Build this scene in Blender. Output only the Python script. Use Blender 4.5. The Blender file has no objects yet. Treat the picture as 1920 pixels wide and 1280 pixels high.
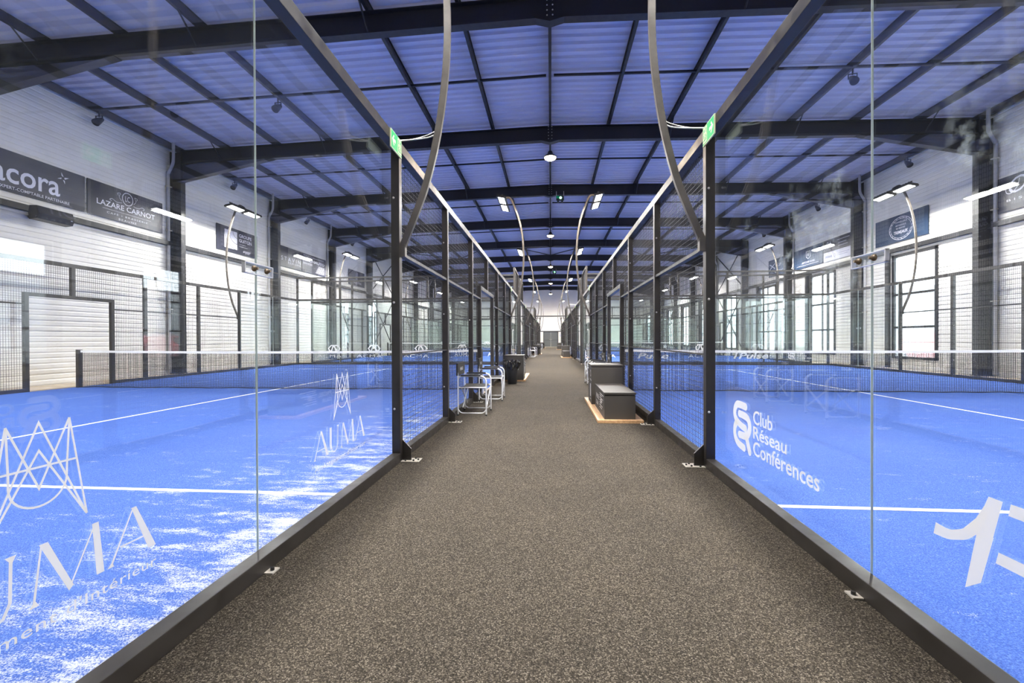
import bpy, bmesh, math, random
from mathutils import Vector, Matrix
random.seed(7)
sc = bpy.context.scene
COL = sc.collection

# ------------------------------------------------------------------ helpers
def link(o, parent=None):
    COL.objects.link(o)
    if parent is not None: o.parent = parent
    return o

def tag(o, label=None, cat=None, group=None, kind=None):
    if label: o['label'] = label
    if cat: o['category'] = cat
    if group: o['group'] = group
    if kind: o['kind'] = kind
    return o

def empty(name, loc=(0, 0, 0), rz=0.0):
    o = bpy.data.objects.new(name, None)
    o.location = loc; o.rotation_euler = (0, 0, rz); o.empty_display_size = .1
    return link(o)

def copy_tree(o, parent=None):
    c = o.copy(); COL.objects.link(c)
    if parent is not None: c.parent = parent
    for ch in [x for x in bpy.data.objects if x.parent == o]:
        copy_tree(ch, c)
    return c

class MB:
    """collects shapes of ONE mesh"""
    def __init__(s): s.v = []; s.f = []; s.sm = []
    def add(s, vs, fs, smooth=False):
        n = len(s.v); s.v.extend([tuple(p) for p in vs])
        for f in fs: s.f.append(tuple(i + n for i in f)); s.sm.append(smooth)
        return s
    def box(s, a, b):
        x0, y0, z0 = a; x1, y1, z1 = b
        return s.add([(x0,y0,z0),(x1,y0,z0),(x1,y1,z0),(x0,y1,z0),(x0,y0,z1),(x1,y0,z1),(x1,y1,z1),(x0,y1,z1)],
                     [(0,3,2,1),(4,5,6,7),(0,1,5,4),(1,2,6,5),(2,3,7,6),(3,0,4,7)])
    def bbox(s, a, b, c=.004):
        """box with chamfered edges"""
        bm = bmesh.new(); bmesh.ops.create_cube(bm, size=1)
        sx, sy, sz = b[0]-a[0], b[1]-a[1], b[2]-a[2]
        for v in bm.verts:
            v.co = Vector(((v.co.x+.5)*sx+a[0], (v.co.y+.5)*sy+a[1], (v.co.z+.5)*sz+a[2]))
        bmesh.ops.bevel(bm, geom=list(bm.edges), offset=c, segments=2, profile=.7, affect='EDGES')
        bm.verts.index_update()
        s.add([v.co[:] for v in bm.verts], [[v.index for v in f.verts] for f in bm.faces]); bm.free()
        return s
    def poly(s, pts): return s.add(pts, [tuple(range(len(pts)))])
    def tube(s, pts, r, n=8, caps=True, closed=False):
        pts = [Vector(p) for p in pts]; m = len(pts); rings = []
        prev = None
        for i, p in enumerate(pts):
            if closed: t = pts[(i+1) % m] - pts[i-1]
            else: t = pts[min(i+1, m-1)] - pts[max(i-1, 0)]
            t.normalize()
            if prev is None:
                a = Vector((0,0,1)) if abs(t.z) < .9 else Vector((1,0,0))
                u = t.cross(a).normalized()
            else:
                u = (prev - t*prev.dot(t)).normalized()
            prev = u; w = t.cross(u)
            rr = r[i] if isinstance(r, (list, tuple)) else r
            rings.append([p + (u*math.cos(2*math.pi*k/n) + w*math.sin(2*math.pi*k/n))*rr for k in range(n)])
        vs = [q for ring in rings for q in ring]; fs = []
        for i in range(m if closed else m-1):
            j = (i+1) % m
            for k in range(n):
                fs.append((i*n+k, i*n+(k+1) % n, j*n+(k+1) % n, j*n+k))
        s.add(vs, fs, True)
        if caps and not closed:
            s.add(rings[0], [tuple(range(n))]); s.add(rings[-1], [tuple(range(n))])
        return s
    def cyl(s, a, b, r, n=12, r2=None): return s.tube([a, b], [r, r if r2 is None else r2], n)
    def dome(s, c, axis, r, n=10):
        a = Vector(axis).normalized(); c = Vector(c)
        return s.tube([c, c+a*r*.35, c+a*r*.6, c+a*r*.72], [r, r*.9, r*.6, r*.15], n)
    def build(s, name, mat, parent=None, loc=None):
        me = bpy.data.meshes.new(name); me.from_pydata(s.v, [], s.f)
        me.polygons.foreach_set('use_smooth', s.sm); me.update()
        if mat: me.materials.append(mat)
        o = bpy.data.objects.new(name, me)
        if loc: o.location = loc
        return link(o, parent)

def place(name, me, parent, loc=(0,0,0), rot=(0,0,0), scale=(1,1,1)):
    o = bpy.data.objects.new(name, me); o.location = loc; o.rotation_euler = rot; o.scale = scale
    return link(o, parent)

# ------------------------------------------------------------------ materials
def mat(name, col=(.5,.5,.5), rough=.5, metal=0.0, emit=None, es=0.0, spec=None):
    m = bpy.data.materials.new(name); m.use_nodes = True
    b = m.node_tree.nodes['Principled BSDF']
    b.inputs['Base Color'].default_value = (*col, 1); b.inputs['Roughness'].default_value = rough
    b.inputs['Metallic'].default_value = metal
    if spec is not None: b.inputs['Specular IOR Level'].default_value = spec
    if emit: b.inputs['Emission Color'].default_value = (*emit, 1); b.inputs['Emission Strength'].default_value = es
    return m
def nodes(m): return m.node_tree.nodes, m.node_tree.links, m.node_tree.nodes['Principled BSDF']
def nd(N, t, **kw):
    n = N.new(t)
    for k, v in kw.items(): setattr(n, k, v)
    return n
def noise(N, L, scale, detail=4, vec=None, rough=.55):
    n = N.new('ShaderNodeTexNoise'); n.inputs['Scale'].default_value = scale
    n.inputs['Detail'].default_value = detail; n.inputs['Roughness'].default_value = rough
    if vec is not None: L.new(vec, n.inputs['Vector'])
    return n
def ramp(N, L, src, stops, interp='LINEAR'):
    r = N.new('ShaderNodeValToRGB'); r.color_ramp.interpolation = interp
    e = r.color_ramp.elements
    while len(e) < len(stops): e.new(.5)
    for i, (p, c) in enumerate(stops): e[i].position = p; e[i].color = (*c, 1) if len(c) == 3 else c
    L.new(src, r.inputs['Fac']); return r
def bump(N, L, b, h, strength, dist=.01):
    n = N.new('ShaderNodeBump'); n.inputs['Strength'].default_value = strength; n.inputs['Distance'].default_value = dist
    L.new(h, n.inputs['Height']); L.new(n.outputs['Normal'], b.inputs['Normal'])
def mathn(N, L, op, a, b=None, c=None, clamp=False):
    n = N.new('ShaderNodeMath'); n.operation = op; n.use_clamp = clamp
    for i, x in enumerate((a, b, c)):
        if x is None: continue
        if isinstance(x, (int, float)): n.inputs[i].default_value = x
        else: L.new(x, n.inputs[i])
    return n.outputs[0]
def mapping(N, L, vec, scale=(1,1,1), rot=(0,0,0)):
    n = N.new('ShaderNodeMapping'); n.inputs['Scale'].default_value = scale; n.inputs['Rotation'].default_value = rot
    L.new(vec, n.inputs['Vector']); return n.outputs[0]

def steel(name, col, rough=.42):
    m = mat(name, col, rough); N, L, b = nodes(m)
    tc = N.new('ShaderNodeTexCoord')
    n = noise(N, L, 9, 5, tc.outputs['Object'])
    r = ramp(N, L, n.outputs['Fac'], [(.3, tuple(c*.8 for c in col)), (.7, tuple(c*1.2 for c in col))])
    L.new(r.outputs['Color'], b.inputs['Base Color'])
    rr = ramp(N, L, n.outputs['Fac'], [(.3, (rough-.08,)*3), (.7, (rough+.12,)*3)])
    L.new(rr.outputs['Color'], b.inputs['Roughness'])
    return m
M_FENCE = steel('fence black powder coat', (.029, .025, .022), .38)
M_WIRE = mat('wire black coating', (.022, .021, .021), .5)
M_BEAM = steel('frame steel dark paint', (.010, .010, .013), .5)
M_BOLT = mat('zinc bolt', (.55, .52, .47), .35, .8)
M_GALV = steel('galvanised plate', (.50, .46, .40), .5)
M_ALU = mat('brushed aluminium tube', (.80, .80, .82), .32, .55)
M_FABRIC = mat('black canvas', (.018, .018, .018), .85)
M_BLACK = mat('black plastic', (.012, .012, .013), .45)
M_WHITE = mat('white vinyl lettering', (.97, .96, .94), .55)
N, L, b = nodes(M_WHITE); tl = N.new('ShaderNodeBsdfTranslucent'); tl.inputs[0].default_value = (.95, .94, .92, 1)
mx = N.new('ShaderNodeMixShader'); mx.inputs[0].default_value = .5; L.new(b.outputs[0], mx.inputs[1]); L.new(tl.outputs[0], mx.inputs[2]); L.new(mx.outputs[0], N['Material Output'].inputs['Surface'])
M_TAPE = mat('white net tape', (.90, .89, .86), .7)
M_NET = mat('net cord', (.010, .013, .022), .8)
M_LINE = mat('white turf line', (.86, .87, .90), .9)
M_BANNER = mat('banner navy print', (.024, .026, .045), .5)
M_BANNERB = mat('banner blue print', (.018, .045, .10), .5)
M_BANNERW = mat('banner pale print', (.62, .62, .72), .5)
M_PRINTL = mat('pale banner print', (.72, .72, .80), .5)
M_PRINTD = mat('dark banner print', (.05, .07, .22), .5)
M_PIPE = mat('grey downpipe', (.40, .40, .42), .4)
M_DOOR = mat('grey door paint', (.075, .082, .085), .5)
M_GREEN = mat('safety green', (.0, .42, .12), .4)
M_SIGNW = mat('photoluminescent cream', (.80, .86, .55), .5)
M_CBOLT = mat('bronze clamp bolt', (.20, .15, .10), .35, .7)
M_CABLE = mat('white cable', (.75, .74, .70), .5)
M_GEDGE = mat('glass cut edge', (.80, .93, .84), .3)
M_CLAMP = mat('acrylic clamp edge', (.80, .80, .84), .2)
M_LED = mat('led lens', (.9, .9, .9), .4, emit=(1, .97, .93), es=22)
M_BAY = mat('high bay lens', (.9, .9, .9), .4, emit=(1, .76, .50), es=22)
M_GRNLED = mat('green led', (.1, .9, .3), .4, emit=(.25, 1, .45), es=9)
M_BAG = mat('bin bag film', (.012, .012, .013), .22)
M_BAG.node_tree.nodes['Principled BSDF'].inputs['Coat Weight'].default_value = .5

# boxes: brown-grey laminate
M_BOX = mat('dark laminate board', (.038, .033, .028), .55)
# oak base
M_OAK = mat('oak board', (.46, .27, .13), .5); N, L, b = nodes(M_OAK)
tc = N.new('ShaderNodeTexCoord'); v = mapping(N, L, tc.outputs['Object'], (18, 1.2, 18))
n = noise(N, L, 2.2, 6, v); r = ramp(N, L, n.outputs['Fac'], [(.3, (.36, .20, .09)), (.7, (.58, .36, .19))])
L.new(r.outputs['Color'], b.inputs['Base Color'])

# carpet: tight twisted pile with light and dark tips
M_CARPET = mat('grey brown speckled carpet', (.1, .09, .08), .95, spec=.15); N, L, b = nodes(M_CARPET)
tc = N.new('ShaderNodeTexCoord')
vv = N.new('ShaderNodeTexVoronoi'); vv.inputs['Scale'].default_value = 230; L.new(tc.outputs['Object'], vv.inputs['Vector'])
n1 = noise(N, L, 230, 2, tc.outputs['Object'], .7); n2 = noise(N, L, 1.3, 4, tc.outputs['Object'])
sepc = N.new('ShaderNodeSeparateColor'); L.new(vv.outputs['Color'], sepc.inputs['Color'])
k = mathn(N, L, 'ADD', mathn(N, L, 'MULTIPLY', sepc.outputs[0], .55), mathn(N, L, 'MULTIPLY', n1.outputs['Fac'], .45))
r = ramp(N, L, k, [(.20, (.012, .010, .008)), (.48, (.042, .035, .0265)), (.66, (.082, .069, .053)), (.88, (.27, .238, .195))])
mx = N.new('ShaderNodeMix'); mx.data_type = 'RGBA'; mx.blend_type = 'MULTIPLY'; mx.inputs[0].default_value = 1
r2 = ramp(N, L, n2.outputs['Fac'], [(.3, (.88, .88, .88)), (.7, (1.08, 1.06, 1.03))])
L.new(r.outputs['Color'], mx.inputs[6]); L.new(r2.outputs['Color'], mx.inputs[7]); L.new(mx.outputs[2], b.inputs['Base Color'])
bump(N, L, b, k, .7, .006)

# turf with dragged sand. sand heaps beside the corridor glass: attribute per court through object x
def turf(name, xc, side, amount):
    m = mat(name, (.05, .15, .7), .9, spec=.1); N, L, b = nodes(m)
    g = N.new('ShaderNodeNewGeometry'); P = g.outputs['Position']
    sx = N.new('ShaderNodeSeparateXYZ'); L.new(P, sx.inputs[0])
    fib = noise(N, L, 160, 2, P, .7)
    big = noise(N, L, .9, 4, P)
    stv = mapping(N, L, P, (1.7, 4.6, 1), (0, 0, math.radians(14*side)))
    st = noise(N, L, 1.5, 9, stv, .74)
    # distance from the corridor glass
    d = mathn(N, L, 'ABSOLUTE', mathn(N, L, 'ADD', sx.outputs[0], -xc))
    near = mathn(N, L, 'SUBTRACT', 1.0, mathn(N, L, 'DIVIDE', d, 2.1), clamp=True)
    yy = mathn(N, L, 'PINGPONG', mathn(N, L, 'ADD', sx.outputs[1], -.2), 10.6)
    yf = mathn(N, L, 'SUBTRACT', 1.25, mathn(N, L, 'MULTIPLY', yy, .085), clamp=True)
    w = mathn(N, L, 'ADD', mathn(N, L, 'MULTIPLY', mathn(N, L, 'MULTIPLY', mathn(N, L, 'POWER', near, 1.3), yf), amount), .0)
    s1 = mathn(N, L, 'ADD', mathn(N, L, 'ADD', st.outputs['Fac'], w), mathn(N, L, 'MULTIPLY', fib.outputs['Fac'], .50))
    sand = ramp(N, L, s1, [(.88, (0, 0, 0)), (1.20, (.9, .9, .9))])
    base = ramp(N, L, fib.outputs['Fac'], [(.30, (.030, .072, .29)), (.52, (.058, .128, .44)), (.75, (.15, .25, .60))])
    tint = ramp(N, L, big.outputs['Fac'], [(.3, (.9, .92, .97)), (.7, (1.06, 1.05, 1.0))])
    mx = N.new('ShaderNodeMix'); mx.data_type = 'RGBA'; mx.blend_type = 'MULTIPLY'; mx.inputs[0].default_value = 1
    L.new(base.outputs['Color'], mx.inputs[6]); L.new(tint.outputs['Color'], mx.inputs[7])
    m2 = N.new('ShaderNodeMix'); m2.data_type = 'RGBA'
    L.new(sand.outputs['Color'], m2.inputs[0]); L.new(mx.outputs[2], m2.inputs[6]); m2.inputs[7].default_value = (.52, .54, .58, 1)
    L.new(m2.outputs[2], b.inputs['Base Color'])
    bump(N, L, b, fib.outputs['Fac'], .5, .01)
    return m
M_TURFL = turf('blue turf sandy', -1.5, 1, .19)
M_TURFR = turf('blue turf', 1.46, -1, -.03)

# glass
def glassmat(name, tint, dust, smudge=False):
    m = bpy.data.materials.new(name); m.use_nodes = True
    N, L = m.node_tree.nodes, m.node_tree.links; N.clear()
    out = N.new('ShaderNodeOutputMaterial'); tr = N.new('ShaderNodeBsdfTransparent'); tr.inputs[0].default_value = (*tint, 1)
    gl = N.new('ShaderNodeBsdfGlossy'); gl.inputs['Roughness'].default_value = 0.0; gl.inputs[0].default_value = (1, 1, 1, 1)
    fr = N.new('ShaderNodeFresnel'); fr.inputs['IOR'].default_value = 1.5
    g = N.new('ShaderNodeNewGeometry')
    # the pane is a thin slab: use the same reflectance on both faces
    mi = N.new('ShaderNodeMath'); mi.operation = 'MULTIPLY_ADD'; L.new(g.outputs['Backfacing'], mi.inputs[0])
    mi.inputs[1].default_value = 1/1.5-1.5; mi.inputs[2].default_value = 1.5; L.new(mi.outputs[0], fr.inputs['IOR'])
    ad = N.new('ShaderNodeMixShader'); L.new(fr.outputs[0], ad.inputs[0]); L.new(tr.outputs[0], ad.inputs[1]); L.new(gl.outputs[0], ad.inputs[2])
    di = N.new('ShaderNodeBsdfDiffuse'); di.inputs[0].default_value = (.75, .85, .88, 1)
    fin = N.new('ShaderNodeMixShader'); L.new(ad.outputs[0], fin.inputs[1]); L.new(di.outputs[0], fin.inputs[2])
    if smudge:
        n1 = noise(N, L, 1.6, 3, g.outputs['Position']); n2 = noise(N, L, 17, 6, g.outputs['Position'], .7)
        a = ramp(N, L, n1.outputs['Fac'], [(.50, (0, 0, 0)), (.66, (1, 1, 1))]); c = ramp(N, L, n2.outputs['Fac'], [(.48, (0, 0, 0)), (.66, (1, 1, 1))])
        sz = N.new('ShaderNodeSeparateXYZ'); L.new(g.outputs['Position'], sz.inputs[0])
        zz = mathn(N, L, 'SUBTRACT', 1.0, mathn(N, L, 'MULTIPLY', mathn(N, L, 'ABSOLUTE', mathn(N, L, 'SUBTRACT', sz.outputs[2], 1.6)), 1.6), clamp=True)
        k = mathn(N, L, 'MULTIPLY', mathn(N, L, 'MULTIPLY', a.outputs['Color'], c.outputs['Color']), mathn(N, L, 'MULTIPLY', zz, smudge))
        L.new(mathn(N, L, 'ADD', k, dust), fin.inputs[0])
    else:
        fin.inputs[0].default_value = dust
    L.new(fin.outputs[0], out.inputs['Surface']); return m
M_GLASS = glassmat('court glass', (.975, .987, .984), .004, .05)
M_GLASSR = glassmat('court glass handled', (.975, .987, .984), .004, .45)
M_GLASSB = glassmat('green court glass', (.95, .978, .968), .006)
M_ACRYL = glassmat('acrylic', (.95, .95, .97), .10)

# window polycarbonate
M_PANE = bpy.data.materials.new('window pane translucent'); M_PANE.use_nodes = True
N, L = M_PANE.node_tree.nodes, M_PANE.node_tree.links; N.clear()
out = N.new('ShaderNodeOutputMaterial'); t1 = N.new('ShaderNodeBsdfTransparent'); t1.inputs[0].default_value = (.92, .97, .98, 1)
t2 = N.new('ShaderNodeBsdfTranslucent'); t2.inputs[0].default_value = (.92, .96, 1, 1)
ms = N.new('ShaderNodeMixShader'); ms.inputs[0].default_value = .30
L.new(t1.outputs[0], ms.inputs[1]); L.new(t2.outputs[0], ms.inputs[2]); L.new(ms.outputs[0], out.inputs['Surface'])

# cladding
def clad(name, c):
    m = mat(name, c, .45); N, L, b = nodes(m)
    g = N.new('ShaderNodeNewGeometry')
    n = noise(N, L, .6, 5, g.outputs['Position'])
    r = ramp(N, L, n.outputs['Fac'], [(.3, tuple(x*.94 for x in c)), (.7, tuple(min(1, x*1.04) for x in c))])
    L.new(r.outputs['Color'], b.inputs['Base Color']); return m
M_WALL = clad('white wall cladding', (.84, .82, .77))
M_DECK = clad('white deck blue bounce tint', (.63, .64, .79))  # blue bounce off the turf is put into the deck's base colour
M_CONC = mat('sandy concrete', (.5, .42, .32), .85); N, L, b = nodes(M_CONC)
g = N.new('ShaderNodeNewGeometry'); n = noise(N, L, 3, 8, g.outputs['Position'], .65)
r = ramp(N, L, n.outputs['Fac'], [(.3, (.36, .29, .21)), (.7, (.58, .49, .37))]); L.new(r.outputs['Color'], b.inputs['Base Color'])
M_OUT = mat('outside paving', (.20, .20, .19), .9)
M_OUTW = mat('outside facade', (.16, .17, .18), .8)

# ------------------------------------------------------------------ text and decals
def textmesh(txt, spacing=1.0, bold=0.0, shear=0.0):
    cu = bpy.data.curves.new('t', 'FONT'); cu.body = txt; cu.space_character = spacing; cu.offset = bold; cu.shear = shear
    cu.resolution_u = 3
    o = bpy.data.objects.new('t', cu); COL.objects.link(o)
    dg = bpy.context.evaluated_depsgraph_get(); me = o.evaluated_get(dg).to_mesh()
    vs = [v.co.copy() for v in me.vertices]; fs = [tuple(p.vertices) for p in me.polygons]
    o.evaluated_get(dg).to_mesh_clear(); bpy.data.objects.remove(o); bpy.data.curves.remove(cu)
    return vs, fs
class Decal:
    """flat lettering in plane P0 + a*U + b*V"""
    def __init__(s, P0, U, V=(0,0,1)): s.P = Vector(P0); s.U = Vector(U); s.V = Vector(V); s.m = MB(); s.k = 0; s.N = s.U.cross(s.V)
    def pt(s, a, b): return s.P + s.U*a + s.V*b + s.N*(s.k*.00012)
    def nx(s): s.k = (s.k+1) % 40
    def text(s, txt, a0, a1, b0, b1, spacing=1.0, bold=0.0, shear=0.0):
        vs, fs = textmesh(txt, spacing, bold, shear); s.nx()
        if not vs: return s
        x0 = min(v.x for v in vs); x1 = max(v.x for v in vs); y0 = min(v.y for v in vs); y1 = max(v.y for v in vs)
        s.m.add([s.pt(a0+(v.x-x0)/(x1-x0)*(a1-a0), b0+(v.y-y0)/(y1-y0)*(b1-b0)) for v in vs], fs); return s
    def line(s, a, b, w, w2=None):
        w2 = w if w2 is None else w2; s.nx()
        d = Vector((b[0]-a[0], b[1]-a[1])).normalized(); n = Vector((-d.y, d.x))
        q = [(a[0]+n.x*w/2, a[1]+n.y*w/2), (a[0]-n.x*w/2, a[1]-n.y*w/2), (b[0]-n.x*w2/2, b[1]-n.y*w2/2), (b[0]+n.x*w2/2, b[1]+n.y*w2/2)]
        s.m.poly([s.pt(*p) for p in q]); return s
    def stroke(s, pts, w, round_=False, closed=False):
        """ribbon with mitred joints"""
        s.nx(); P = [Vector(p) for p in pts]; m = len(P); Lf, Rt = [], []
        for i, p in enumerate(P):
            if closed: d0 = (p-P[i-1]).normalized(); d1 = (P[(i+1) % m]-p).normalized()
            else:
                d0 = (p-P[i-1]).normalized() if i else (P[1]-p).normalized()
                d1 = (P[i+1]-p).normalized() if i < m-1 else d0
            n0 = Vector((-d0.y, d0.x)); n1 = Vector((-d1.y, d1.x)); n = (n0+n1)
            n = n.normalized() if n.length > 1e-6 else n0
            k = min(2.5, 1/max(.3, n.dot(n0)))
            Lf.append(p+n*w/2*k); Rt.append(p-n*w/2*k)
        vs = [s.pt(*p) for p in Lf+Rt]; fs = []
        for i in range(m if closed else m-1):
            j = (i+1) % m; fs.append((i, m+i, m+j, j))
        s.m.add(vs, fs)
        if round_:
            for c in (P[0], P[-1]):
                s.nx()
                s.m.poly([s.pt(c.x+math.cos(t*math.pi/8)*w/2, c.y+math.sin(t*math.pi/8)*w/2) for t in range(16)])
        return s
    def shape(s, pts): s.nx(); s.m.poly([s.pt(*p) for p in pts]); return s
    def ring(s, c, rx, ry, w, n=40):
        s.stroke([(c[0]+rx*math.cos(t*2*math.pi/n), c[1]+ry*math.sin(t*2*math.pi/n)) for t in range(n)], w, closed=True); return s
    def build(s, name, mat_, parent=None):
        o = s.m.build(name, mat_, None)
        if parent is not None:
            o.parent = parent
        return o
def smooth_path(pts, n=6):
    """catmull-rom through points"""
    out = []; P = [Vector(p) for p in pts]
    for i in range(len(P)-1):
        p0 = P[max(i-1, 0)]; p1 = P[i]; p2 = P[i+1]; p3 = P[min(i+2, len(P)-1)]
        for k in range(n):
            t = k/n
            out.append(.5*((2*p1)+(p2-p0)*t+(2*p0-5*p1+4*p2-p3)*t*t+(3*p1-p0-3*p2+p3)*t**3))
    out.append(P[-1]); return out

# ------------------------------------------------------------------ constants of the place
H = 1.155
XL, XR = -1.45, 1.41          # corridor fence centre lines
OL, OR = -11.68, 11.60        # outer fence centre lines
WX = 13.15                    # cladding face of the side walls
Y0, PITCH = .2, 21.2
YEND = 65.2; YB = -4.0
FR = [3.6+5.6*k for k in range(1, 11)]   # portal frames
def ztop(x): return 8.0-.024*abs(x)      # top of the rafters
ORD = ['nearest', 'middle', 'farthest']

# ------------------------------------------------------------------ shell
def ribbed(y0, y1, z0, z1, X, sgn, m, pitch=.14):
    """horizontal ribbed cladding on plane X, ribs stand towards -sgn"""
    zs = []; z = math.floor(z0/pitch)*pitch
    while z < z1+pitch:
        for dz, d in ((0, .0), (.018, .014), (pitch-.034, .014), (pitch-.016, .0)):
            zs.append((z+dz, d))
        z += pitch
    zs = [(min(max(a, z0), z1), d) for a, d in zs if z0-pitch < a < z1+pitch]
    pr = []
    for a, d in zs:
        if not pr or a > pr[-1][0]+1e-5: pr.append((a, d))
    vs = []
    for a, d in pr: vs += [(X-sgn*d, y0, a), (X-sgn*d, y1, a)]
    fs = [(2*i, 2*i+1, 2*i+3, 2*i+2) for i in range(len(pr)-1)]
    m.add(vs, fs)
def struct(o): o['kind'] = 'structure'; return o

struct(MB().box((-13.4, YB, -.2), (13.4, YEND+.2, -.012)).build('floor', M_CONC))
# side walls with window openings
WIN_R = [(FR[k]+1.85, FR[k]+3.95) for k in range(0, 10)] ; WIN_R = [(a, b_) for a, b_ in WIN_R if b_ < YEND]
WIN_R[0] = (10.6, 13.45)
WIN_L = [(31.95, 33.6)]
WZ0, WZ1 = .36, 4.30
def side_wall(name, X, sgn, wins):
    m = MB(); y = YB
    for a, b_ in wins:
        ribbed(y, a, -.02, 8.1, X, sgn, m); ribbed(a, b_, -.02, WZ0, X, sgn, m); ribbed(a, b_, WZ1, 8.1, X, sgn, m); y = b_
    ribbed(y, YEND, -.02, 8.1, X, sgn, m)
    # outer leaf, gives the wall its thickness
    y = YB; a0, a1 = sorted((X+sgn*.01, X+sgn*.15))
    for a, b_ in wins:
        m.box((a0, y, -.02), (a1, a, 8.1)); m.box((a0, a, -.02), (a1, b_, WZ0)); m.box((a0, a, WZ1), (a1, b_, 8.1)); y = b_
    m.box((a0, y, -.02), (a1, YEND, 8.1))
    struct(m.build(name, M_WALL))
side_wall('wall_left', -WX, -1, WIN_L); side_wall('wall_right', WX, 1, WIN_R)
# end walls
def end_wall(name, Y, sgn):
    m = MB(); zs = []; z = 0; pitch = .14
    while z < 8.3:
        for dz, d in ((0, 0), (.018, .014), (pitch-.034, .014), (pitch-.016, 0)): zs.append((z+dz, d))
        z += pitch
    vs = []
    for a, d in zs: vs += [(-WX-.1, Y-sgn*d, a), (WX+.1, Y-sgn*d, a)]
    m.add(vs, [(2*i, 2*i+1, 2*i+3, 2*i+2) for i in range(len(zs)-1)])
    a0, a1 = sorted((Y+sgn*.01, Y+sgn*.15)); m.box((-13.3, a0, -.02), (13.3, a1, 8.35))
    struct(m.build(name, M_WALL))
end_wall('wall_far', YEND, 1); end_wall('wall_near', YB, -1)
# roof deck : trapezoidal sheet, ribs across the hall
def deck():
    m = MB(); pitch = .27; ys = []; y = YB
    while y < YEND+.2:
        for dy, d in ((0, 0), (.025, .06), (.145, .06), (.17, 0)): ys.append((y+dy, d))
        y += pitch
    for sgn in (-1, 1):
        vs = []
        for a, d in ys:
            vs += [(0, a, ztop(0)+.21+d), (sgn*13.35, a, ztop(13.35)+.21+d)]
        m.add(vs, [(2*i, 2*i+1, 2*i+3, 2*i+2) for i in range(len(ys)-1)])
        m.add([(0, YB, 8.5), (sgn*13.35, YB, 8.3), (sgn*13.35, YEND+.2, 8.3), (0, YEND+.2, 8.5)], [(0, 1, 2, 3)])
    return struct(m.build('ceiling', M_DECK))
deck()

# windows
def window(i, X, sgn, a, b_):
    r = empty('window_%d' % i, (X, a, WZ0)); struct(r)
    w = b_-a; h = WZ1-WZ0; f = MB()
    x0, x1 = sorted((-sgn*.04, sgn*.10))
    f.box((x0, 0, 0), (x1, .12, h)); f.box((x0, w-.12, 0), (x1, w, h)); f.box((x0, 0, 0), (x1, w, .09)); f.box((x0, 0, h-.1), (x1, w, h))
    for z in (1.18, 2.42): f.box((x0*.6, .1, z-.035), (x1*.6, w-.1, z+.035))
    f.box((x0*.6, w*.5-.03, .05), (x1*.6, w*.5+.03, h-.05)) if i > 2 else None
    f.build('window_frame', M_BEAM, r)
    xp = sgn*.03
    MB().add([(xp, .06, .05), (xp, w-.06, .05), (xp, w-.06, h-.05), (xp, .06, h-.05)], [(0, 1, 2, 3)]).build('pane', M_PANE, r)
for i, (a, b_) in enumerate(WIN_R): window(i+1, WX, 1, a, b_)
window(len(WIN_R)+1, -WX, -1, *WIN_L[0])
struct(MB().box((WX+.3, YB-20, -.4), (60, YEND+30, -.1)).build('outside_pavement', M_OUT))

struct(MB().box((46, YB-40, -.4), (60, YEND+60, 7.5)).build('outside_wall', M_OUTW))
# red car parked outside behind the translucent window
car = empty('parked_car', (16.7, 20.7, -.1)); tag(car, 'red car parked outside, blurred behind the nearest window of the right wall', 'car')
prof = [(-2.0, .32), (-2.05, .62), (-1.95, .86), (-1.1, .98), (-.55, 1.40), (-.3, 1.47), (.9, 1.48), (1.55, 1.30), (1.95, .98), (2.05, .70), (2.02, .32)]
def inset(p): return p[1] > 1.1
m = MB(); vs = []
for sx in (-1, 1):
    for a, z in prof: vs.append((sx*(.70 if z > 1.1 else .86), a, z))
n = len(prof); m.add(vs, [tuple(range(n)), tuple(range(2*n-1, n-1, -1))]+[(i, n+i, n+(i+1) % n, (i+1) % n) for i in range(n)], False)
m.build('car_body', mat('red car paint', (.62, .02, .025), .25), car)
M_TINT = mat('dark car glass', (.02, .025, .03), .05)
for sx in (-1, 1):
    MB().add([(sx*.80, -.95, 1.0), (sx*.80, 1.45, 1.0), (sx*.712, 1.25, 1.36), (sx*.712, -.45, 1.36)], [(0, 1, 2, 3)]).build('side_window', M_TINT, car)
    for a in (-1.25, 1.3):
        w_ = MB().cyl((sx*.70, a, .32), (sx*.88, a, .32), .32, 24).build('wheel', M_BLACK, car)
        MB().cyl((sx*.88, a, .32), (sx*.885, a, .32), .19, 16).build('hub', M_GALV, w_)
# door in the far wall
d1 = empty('door_1', (0, YEND, 0)); struct(d1)
m = MB(); m.box((-1.06, -.06, 0), (-.97, .05, 2.15)); m.box((.97, -.06, 0), (1.06, .05, 2.15)); m.box((-1.06, -.06, 2.07), (1.06, .05, 2.15)); m.build('door_frame', M_BEAM, d1)
for s_ in (-1, 1):
    x0, x1 = sorted((s_*.012, s_*.965))
    dl = MB().bbox((x0, -.05, .02), (x1, -.005, 2.065), .006).build('door_leaf', M_DOOR, d1)
    MB().box((x0+.06, -.062, .95), (x1-.06, -.052, 1.0)).build('push_bar', M_BEAM, dl)
    MB().cyl((s_*.07, -.05, 1.05), (s_*.07, -.1, 1.05), .02).tube([(s_*.07, -.1, 1.05), (s_*.19, -.1, 1.05)], .012).build('door_handle', M_GALV, dl)
struct(MB().box((-1.9, YEND-.07, 2.17), (1.9, YEND-.015, 2.27)).build('trim_1', M_BEAM))
no = MB().box((1.22, YEND-.03, 1.45), (1.45, YEND-.016, 1.8)).build('wall_notice', M_BANNERW)
tag(no, 'small white notice sheet on far end wall beside the grey double door', 'notice')

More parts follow.
